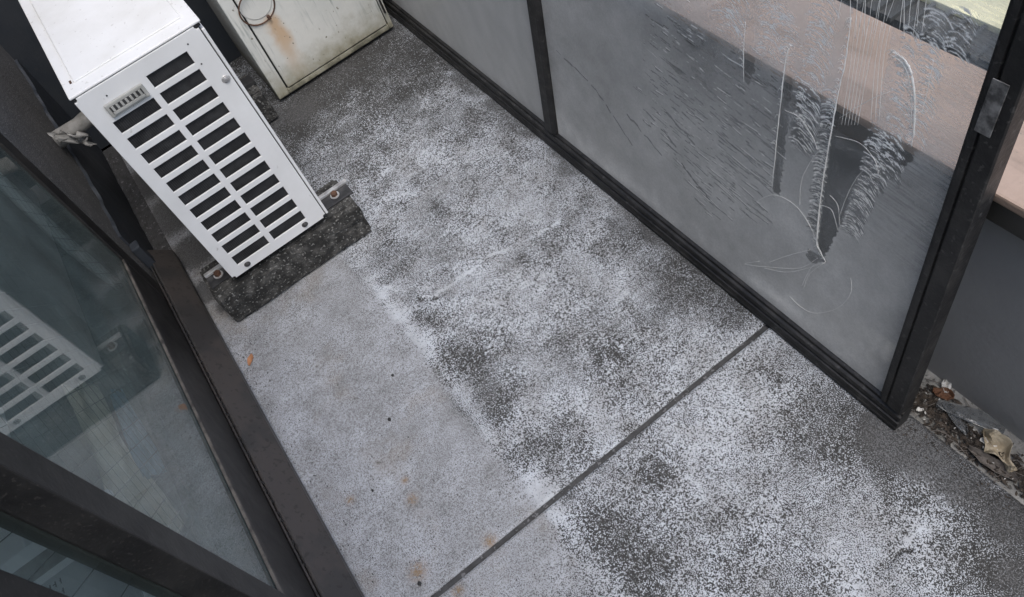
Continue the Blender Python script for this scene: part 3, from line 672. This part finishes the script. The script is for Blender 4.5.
def film_sheet():
    du = .0012
    us = np.arange(.0455, .9655, du); vs = np.arange(.0505, .90, du)
    U, V = np.meshgrid(us, vs, indexing='ij')
    rng = np.random.RandomState(5)
    jit_u = (vnoise(U * 90, V * 260, 1) - .5) * .006; jit_v = (vnoise(U * 200, V * 90, 2) - .5) * .003
    D = np.ones(U.shape)
    D *= .92 + .42 * (vnoise(U * 4, V * 4, 9) - .5) + .22 * (vnoise(U * 14 + V * 6, V * 14, 19) - .5) + .16 * (vnoise(U * 50, V * 50, 10) - .5) + .12 * (vnoise(U * 300, V * 300, 11) - .5)
    D *= 1 - .38 * sstep(.30, .48, V - .10 * U + .06 * (vnoise(U * 8, V * 8, 29) - .5)) * sstep(.75, .45, U)
    D += .30 * sstep(.16, .06, V + .10 * vnoise(U * 5, V * 0, 14) - .05)
    D *= 1 - .30 * sstep(.085, .05, V + .02 * vnoise(U * 12, V * 0, 4)) * vnoise(U * 9, V * 9, 31)
    for c, s, pl in CLEAR:
        m = sstep(s, -s, poly_sd(U + jit_u, V + jit_v, pl)); D = D * (1 - m) + c * m * np.minimum(D, 1) if c > .5 else np.minimum(D, D * (1 - m) + c * m)
    # scored slits running along the pane, denser towards the torn part
    sd_ = SLITREG; n = 0; u0, u1 = min(p[0] for p in sd_), max(p[0] for p in sd_); v0, v1 = min(p[1] for p in sd_), max(p[1] for p in sd_)
    P = np.array([(rng.uniform(u0, u1), rng.uniform(v0, v1)) for _ in range(900)])
    ok = poly_sd(P[:, 0], P[:, 1], sd_) < 0.01; P = P[ok]
    def line(a, b, wd, val):
        ia = max(int((min(a[0], b[0]) - .0455) / du) - 6, 0); ib = int((max(a[0], b[0]) - .0455) / du) + 7
        ja = max(int((min(a[1], b[1]) - .0505) / du) - 6, 0); jb = int((max(a[1], b[1]) - .0505) / du) + 7
        if ib <= ia or jb <= ja or ia >= D.shape[0] or ja >= D.shape[1]: return
        sl_ = (slice(ia, ib), slice(ja, jb)); d = seg_dist(U[sl_] , V[sl_], [a, b])
        m = sstep(wd * 1.5, wd * .4, d) ; D[sl_] = D[sl_] * (1 - m) + val * m
    for k_, (pu, pv) in enumerate(P[:300]):
        right = 1 - (pu - u0) / (u1 - u0)
        if rng.rand() > .30 + .9 * right: continue
        L = rng.uniform(.006, .045) * (.6 + .7 * right); tilt = rng.uniform(-.05, .22)
        q = (pu, pv)
        for s_ in range(4):
            q2 = (q[0] + L / 4, q[1] + tilt * L / 4 + rng.uniform(-.0008, .0008)); wd = rng.choice([.0007, .0009, .0012, .0018], p=[.4, .35, .2, .05])
            line(q, q2, wd, rng.uniform(.15, .6)); q = q2
        if rng.rand() < .3: line((pu, pv + .0022), (pu + L * .7, pv + .0022 + tilt * L * .7), .0008, 1.5)
    # long torn slits, lower left
    for (a, b) in [((.93, .30), (.80, .27)), ((.80, .27), (.69, .19)), ((.70, .262), (.60, .222)), ((.62, .35), (.50, .30)), ((.66, .31), (.56, .27)), ((.55, .24), (.47, .20))]:
        q = a
        for s_ in range(10):
            t = (s_ + 1) / 10; q2 = (a[0] + (b[0] - a[0]) * t, a[1] + (b[1] - a[1]) * t + rng.uniform(-.003, .003))
            if rng.rand() < .8: line(q, q2, rng.uniform(.0008, .0026), .2)
            q = q2
    # fine slits: stretched noise
    mreg = sstep(.03, -.05, poly_sd(U, V, sd_))
    N = vnoise(U * 34, (V - .13 * U) * 420, 61) * .75 + vnoise(U * 90, (V - .13 * U) * 800, 62) * .25
    m = sstep(.245, .17, N + .12 * (1 - mreg)) * mreg; D = D * (1 - .85 * m)
    m = sstep(.80, .86, N) * mreg; D = D * (1 - m) + 1.3 * m
    # combed residue: stretched noise bent into crescents across each drawn strip
    for ai, (a, b, wpx, n, sg) in enumerate(ARCS):
        hw_ = wpx * .0013 / 2 * 1.25; ax, ay = b[0] - a[0], b[1] - a[1]; Ln = math.hypot(ax, ay)
        t = ((U - a[0]) * ax + (V - a[1]) * ay) / Ln ** 2
        sx = U - (a[0] + ax * t)
        x_ = -sx / hw_ * sg
        wv = V + hw_ * (.42 * x_ * x_ + .22 * x_) + .004 * vnoise(U * 60, V * 60, 70 + ai)
        N = .65 * vnoise(sx * 120 + ai * 7, wv * 620, 80 + ai) + .35 * vnoise(sx * 260, wv * 1100, 90 + ai)
        mk = sstep(1.1, .75, np.abs(x_) + .5 * (vnoise(U * 70, V * 120, 99) - .5)) * sstep(-.04, .03, t) * sstep(1.05, .95, t)
        m = mk * sstep(.60, .72, N); D = D * (1 - m) + 1.8 * m
        m = mk * sstep(.47, .36, N); D = D * (1 - m) + .06 * m
    # chatter arcs: crescent ridges of film left as the strips were drawn off
    for (a, b, wpx, n, sg) in ARCS:
        hw_ = wpx * .0013 / 2 * 1.15
        for i in range(int(n * .6)):
            t = (i / .6 + rng.uniform(-.3, .3)) / n
            cu, cv = a[0] + (b[0] - a[0]) * t, a[1] + (b[1] - a[1]) * t
            hh = hw_ * rng.uniform(.3, 1.15); off = rng.uniform(-.3, .3) * hw_; prev = None
            bright = rng.rand() < .62; val = rng.uniform(1.2, 1.75) if bright else rng.uniform(.05, .5); wd = rng.choice([.0006, .0008, .0011])
            ph = rng.uniform(.6, 1.3)
            for s_ in range(9):
                x = -1 + s_ / 4
                pt = (cu + off - x * hh * sg, cv + off * .2 - ph * .35 * hh * x * x - (.25 * hh * x) + rng.uniform(-.0006, .0006))
                if prev is not None: line(prev, pt, wd, val)
                prev = pt
    # faint hatch on the far right of the torn area
    hat = .35 * (vnoise(U * 45, (V - .1 * U) * 620, 17) - .5) * sstep(.30, .16, U) * sstep(.30, .45, V)
    D = np.clip(D + hat * (D > .3), 0, 1.9)
    nu, nv = D.shape
    Yl = np.full(U.shape, -.0118)
    co = np.stack([U, Yl, V], -1).reshape(-1, 3); idx = np.arange(nu * nv).reshape(nu, nv)
    q = np.stack([idx[:-1, :-1], idx[1:, :-1], idx[1:, 1:], idx[:-1, 1:]], -1).reshape(-1, 4)
    me = bpy.data.meshes.new('film'); me.vertices.add(len(co)); me.vertices.foreach_set('co', co.reshape(-1).astype(np.float32))
    me.loops.add(q.size); me.loops.foreach_set('vertex_index', q.reshape(-1).astype(np.int32))
    me.polygons.add(len(q)); me.polygons.foreach_set('loop_start', np.arange(0, q.size, 4, dtype=np.int32))
    me.update(calc_edges=True); me.validate()
    at = me.attributes.new('film', 'FLOAT', 'POINT'); at.data.foreach_set('value', D.reshape(-1).astype(np.float32))
    return me
link('film', film_sheet(), 'film', PL, local=True)
def plain_film(u0, u1, v0, v1, n):
    mb = MB().grid(n, n, lambda a, b: (u0 + (u1 - u0) * a, -.0118, v0 + (v1 - v0) * b))
    me = bpy.data.meshes.new('film'); mb.bm.to_mesh(me); mb.bm.free()
    at = me.attributes.new('film', 'FLOAT', 'POINT'); at.data.foreach_set('value', [.88 + .1 * random.random() for _ in me.vertices]); return me
link('film', plain_film(1.0125, W_ - .0458, .0505, H_ - .0505, 40), 'film', PL, local=True)
link('film', plain_film(.0455, .9655, .9005, H_ - .0505, 30), 'film', PL, local=True)

def ribbon(mb, pl, wd, y=-.0095, taper=True, rough=.0):
    # smooth the polyline
    P = [Vector((p[0], 0, p[1])) for p in pl]; Q = []
    for i in range(len(P) - 1):
        p0, p1, p2, p3 = P[max(i - 1, 0)], P[i], P[i + 1], P[min(i + 2, len(P) - 1)]
        for s_ in range(6):
            t = s_ / 6; Q.append(.5 * ((2 * p1) + (p2 - p0) * t + (2 * p0 - 5 * p1 + 4 * p2 - p3) * t * t + (3 * p1 - p0 - 3 * p2 + p3) * t ** 3))
    Q.append(P[-1]); n = len(Q)
    rs = [max(wd / 2 * ((.45 + .55 * math.sin(math.pi * (i + .5) / n)) if taper else 1) * (1 + rough * random.uniform(-.6, .6)), .0002) for i in range(n)]
    mb.tube([q + Vector((0, y, 0)) + Vector((random.uniform(-1, 1), 0, random.uniform(-1, 1))) * rough * .0006 for q in Q], rs, 5)
for w_, pl in RIDGES:
    mb = MB(); ribbon(mb, pl, w_ * .00095, -.0100, True, .8)
    # frayed whiskers along the rolled edge
    for i in range(len(pl) - 1):
        for s_ in range(int(8 * w_)):
            t = random.random(); a = (pl[i][0] + (pl[i + 1][0] - pl[i][0]) * t, pl[i][1] + (pl[i + 1][1] - pl[i][1]) * t)
            L = random.uniform(.003, .012); ribbon(mb, [a, (a[0] + L * .6, a[1] + random.uniform(-.3, .5) * L), (a[0] + L, a[1] + random.uniform(-.8, .3) * L)], .0006, -.0105)
    obj('film_edge', mb, 'strand', PL, local=True, smooth=True)
mb = MB()
for pl in HAIRS: ribbon(mb, pl, .0006, -.0100, False, .4)
stuff(obj('film_threads', mb, 'hair', PL, local=True, smooth=True))

# ---- things in the room, seen through the panes
cu = thing('curtain', (1.75, .50, .07), 'narrow pale curtain gathered beside the far window jamb', 'curtain')
def cfn(u, v):
    z = .165 + 1.7 * v; q = (z - .165) / .45
    wv = .006 + .026 * math.sin(math.pi * min(q, .9)) if q < .9 else .014
    return (1.548 + .012 * math.cos(q * 2.2) + (u - .5) * 2 * wv, .394 + .008 * math.sin(u * 15) + .004 * math.sin(v * 17), z)
obj('cloth', MB().grid(30, 60, cfn), 'curtain', cu, smooth=True, solid=.002)
def cloth(name, pts, z, mat, label, cat, amp=.01, seed=1):
    """soft sheet over a quad of floor points"""
    A, B, C_, D_ = [Vector((*p, z)) for p in pts]
    def fn(u, v):
        p = (A * (1 - u) + B * u) * (1 - v) + (D_ * (1 - u) + C_ * u) * v
        p.z += amp * (1 + math.sin(u * 9 + seed) * math.cos(v * 5)) + amp * float(vnoise(u * 5, v * 5, seed))
        return p
    c = sum((Vector(p) for p in pts), Vector((0, 0))) / 4
    o = obj(name, MB().grid(24, 24, fn), mat, base=(c.x, c.y, z - .002), smooth=True, solid=.003)
    return tag(o, label, cat)
cloth('beige_cloth', [(1.47, .61), (1.43, .55), (1.10, .52), (1.10, .60)], .075, 'beige', 'beige cloth hanging down behind the wired glass inside the room', 'cloth', .012, 2)
cloth('beige_sheet', [(1.10, .66), (1.15, .52), (.98, .49), (.92, .60)], .076, 'beige', 'pale beige sheet spread behind the dark window stile', 'sheet', .006, 5)
cloth('blue_cloth', [(1.38, .53), (1.36, .50), (1.10, .48), (1.12, .525)], .076, 'blue', 'crumpled blue cloth beside the beige cloth inside the room', 'cloth', .012, 4)
bx_ = thing('storage_box', (.88, .70, .07), 'white storage box standing inside the room at the lower left', 'box')
part('body', 'paper', bx_, .60, .93, .485, .74, .0705, .330, bev=.004)
part('lid', 'paper', bx_, .595, .935, .481, .745, .3303, .345, bev=.003)
part('tape_strip', 'tape', bx_, .868, .905, .481, .745, .3453, .346)
fb = thing('foam_board', (1.3, 1.0, .07), 'white foam board on the room floor at the extreme left edge', 'board')
part('board', 'paper', fb, 1.05, 1.55, .76, 1.3, .0705, .12, bev=.004)
part('label_strip', 'tape', fb, 1.06, 1.50, .82, .835, .1203, .1208)
gc = thing('printed_card', (.74, .57, .345), 'grey card with black handwriting lying on the white storage box', 'card')
part('card', 'greycard', gc, .60, .852, .482, .70, .3455, .3485, bev=.001)
ink = MB()
for ln in range(2):
    x = .835 - ln * .016
    for i in range(7 - 2 * ln):
        y = .585 + i * .0085; a = random.uniform(-.003, .003)
        ink.box(x - .005 + a, x + .005 + a, y, y + .0016, .3486, .3490)
        ink.box(x + a, x + .0016 + a, y, y + random.uniform(.002, .006), .34865, .34905)
obj('handwriting', ink, 'ink', gc)

# ---- roof of the neighbour, below the balcony
nr = thing('neighbour_roof', (3.0, -6.0, -3.2), 'pale cream sunlit roof of a low shed beyond the parapet', 'roof')
part('roof_sheet', 'cream', nr, 1.2, 4.6, -8.6, -4.72, -3.0, -2.95)
part('shed_wall', 'grille', nr, 1.25, 4.55, -8.5, -4.45, -3.2, -3.001)
for i in range(24):
    x = 1.3 + i * .14
    part('rib', 'grille', nr, x, x + .03, -4.715, -4.40, -3.0, -2.96)

# ---- litter on the floor and in the gutter
def leaf(name, x, y, z, L, Wd, ang, mat, label, cat='leaf', curl=.3, seed=1, crumple=.3, group=None):
    def fn(u, v):
        t = (v - .5) * 2; wdt = math.sin(math.pi * (.06 + .88 * u)) ** .8 * (1 + .3 * (float(vnoise(u * 6, v > .5, seed)) - .5))
        px = (u - .5) * L; py = t * Wd / 2 * wdt
        pz = curl * Wd * t * t * .5 + crumple * Wd * (float(vnoise(u * 5, v * 4, seed)) - .2) + .25 * crumple * Wd * float(vnoise(u * 11, v * 9, seed + 3)) + .001
        py += crumple * Wd * .5 * (float(vnoise(u * 4, v * 3, seed + 7)) - .5)
        return (px * math.cos(ang) - py * math.sin(ang), px * math.sin(ang) + py * math.cos(ang), pz)
    mb = MB().grid(18, 10, fn); mz = min(v.co.z for v in mb.bm.verts)
    for v in mb.bm.verts: v.co.z -= mz - .0008
    o = obj(name, mb, mat, solid=.0006, smooth=False); o.location = (x, y, z)
    return tag(o, label, cat, group)
leaf('dry_leaf', 1.301, .257, .0005, .030, .014, 2.6, 'leaf_orange', 'small tan leaf fragment on the floor beside the brown sill', curl=.2, seed=3, crumple=.12)
leaf('crumpled_leaf', .184, -.688, -.012, .078, .030, 2.75, 'leaf_tan', 'large crumpled tan leaf lying in the gutter at right', curl=.6, seed=11, crumple=.9)
leaf('red_leaf', .303, -.712, -.012, .034, .022, .5, 'leaf_brown', 'reddish brown leaf in the gutter near the panel corner', curl=.4, seed=5, crumple=.4)
leaf('paper_scrap', .309, -.726, -.010, .024, .014, 2.2, 'tissue', 'torn white paper scrap against the parapet beside the reddish leaf', 'paper scrap', .5, 8, .7)
leaf('paper_scrap', .201, -.692, -.011, .028, .012, .4, 'tissue', 'white paper scrap between the plastic strip and the tan leaf', 'paper scrap', .4, 15, .6)
leaf('paper_scrap', .309, -.663, -.010, .012, .007, 1.0, 'tissue', 'tiny white paper scrap at the foot of the panel corner', 'paper scrap', .4, 18, .5)
leaf('bark_strip', .176, -.664, -.010, .080, .022, .10, 'bark', 'greyish strip of bark along the gutter edge below the tan leaf', 'bark', 1.0, 21, .12)
leaf('plastic_strip', .247, -.703, -.009, .105, .026, .35, 'plastic', 'curled clear plastic strip among the litter in the gutter', 'plastic', 1.2, 27, .25)
leaf('plastic_strip', .262, -.686, -.008, .060, .016, -.3, 'plastic', 'short folded plastic sliver on top of the dark leaf litter', 'plastic', 1.0, 29, .4)
# uncountable litter
rng = np.random.RandomState(3); mb = MB()
for i in range(1000):
    t = rng.rand() ** 1.2
    x = .41 - .30 * t + rng.normal(0, .025); y = -.678 + rng.normal(0, .015)
    if y < -.728 or y > -.648: continue
    s = rng.uniform(.0008, .0042); a = rng.uniform(0, 6.28); l = s * rng.uniform(1, 3.2)
    ca, sa = math.cos(a), math.sin(a); z = -.012 + rng.uniform(0, .004)
    pts = [(x + ca * l * p - sa * s * q, y + sa * l * p + ca * s * q, z + rng.uniform(-.001, .003)) for p, q in ((-1, -.4), (.2, -.9), (1, .1), (-.1, .8))]
    mb.bm.faces.new([mb.bm.verts.new(p) for p in pts])
for i in range(130):
    x = .33 - .24 * rng.rand(); y = -.640 + abs(rng.normal(0, .022)); s = rng.uniform(.0005, .0016); a = rng.uniform(0, 6.28)
    mb.bm.faces.new([mb.bm.verts.new((x + s * 1.6 * r_ * math.cos(a + k), y + s * r_ * math.sin(a + k), .0022 + .0006 * rng.rand())) for k, r_ in ((0, 1.4), (1.5, .7), (3.1, 1.2), (4.6, .6))])
lit = stuff(obj('leaf_litter', mb, 'humus')); tag(lit, 'dark damp leaf litter piled in the gutter', 'litter')
mb = MB()
for i in range(28):
    x = rng.uniform(.10, .36); y = rng.uniform(-.725, -.65); a = rng.uniform(-1.2, 1.2); l = rng.uniform(.01, .045)
    mb.tube([(x, y, -.008), (x + l * .5 * math.cos(a), y + l * .5 * math.sin(a), -.006 + rng.uniform(0, .003)), (x + l * math.cos(a + .2), y + l * math.sin(a + .2), -.008)], .0007, 4)
tw = stuff(obj('twigs', mb, 'bark')); tag(tw, 'thin dry stalks and twigs scattered through the gutter litter', 'twigs')
mb = MB()
for i in range(26):
    x = rng.uniform(.12, .38); y = rng.uniform(-.722, -.652); s = rng.uniform(.0008, .0026)
    a = rng.uniform(0, 6.28)
    pts = [(x + s * r_ * math.cos(a + k), y + s * r_ * math.sin(a + k), -.006 + rng.uniform(0, .003)) for k, r_ in ((0, 1.5), (1.4, .7), (3.0, 1.3), (4.6, .6))]
    mb.bm.faces.new([mb.bm.verts.new(p) for p in pts])
sc_ = stuff(obj('scraps', mb, 'tissue')); tag(sc_, 'tiny pale flecks scattered over the gutter litter', 'flecks')
# grit along the sill and on the mortar
mb = MB()
for i in range(170):
    x = rng.uniform(.35, 1.35); y = .285 - abs(rng.normal(0, .03)); s = rng.uniform(.0005, .0014)
    mb.box(x - s, x + s, y - s * .7, y + s * .7, .0003, .0003 + s)
for i in range(160):
    x = rng.uniform(.4, 1.45); y = rng.uniform(-.05, .27); s = rng.uniform(.0005, .0013)
    mb.box(x - s, x + s, y - s * .7, y + s * .7, .0003, .0003 + s)
for i in range(240):
    x = rng.uniform(.4, 1.6); y = rng.uniform(.3295, .335); s = rng.uniform(.0008, .002)
    mb.box(x - s * 2, x + s, y - s * .5, y + s * .5, .084, .0845 + s)
gr = stuff(obj('grit', mb, 'black')); tag(gr, 'dark grit scattered on the mortar floor along the sill', 'grit')
for i, ((x, y), r) in enumerate(BITS[:4]):
    mb = MB(); bmesh.ops.create_icosphere(mb.bm, subdivisions=1, radius=r)
    for v in mb.bm.verts: v.co = Vector((v.co.x * random.uniform(.6, 1.2), v.co.y * random.uniform(.5, 1.), v.co.z * .5 + r * .4))
    o = obj('dirt_crumb', mb, 'black'); o.location = (x, y, .001)
    tag(o, ['largest black dirt crumb in the middle of the smooth floor patch', 'black dirt crumb on the smooth floor nearest the air conditioner', 'black dirt crumb halfway between the sill and the middle crumb', 'black dirt crumb beside the rust spot near the bottom edge'][i], 'dirt crumb', 'crumbs on the mortar')
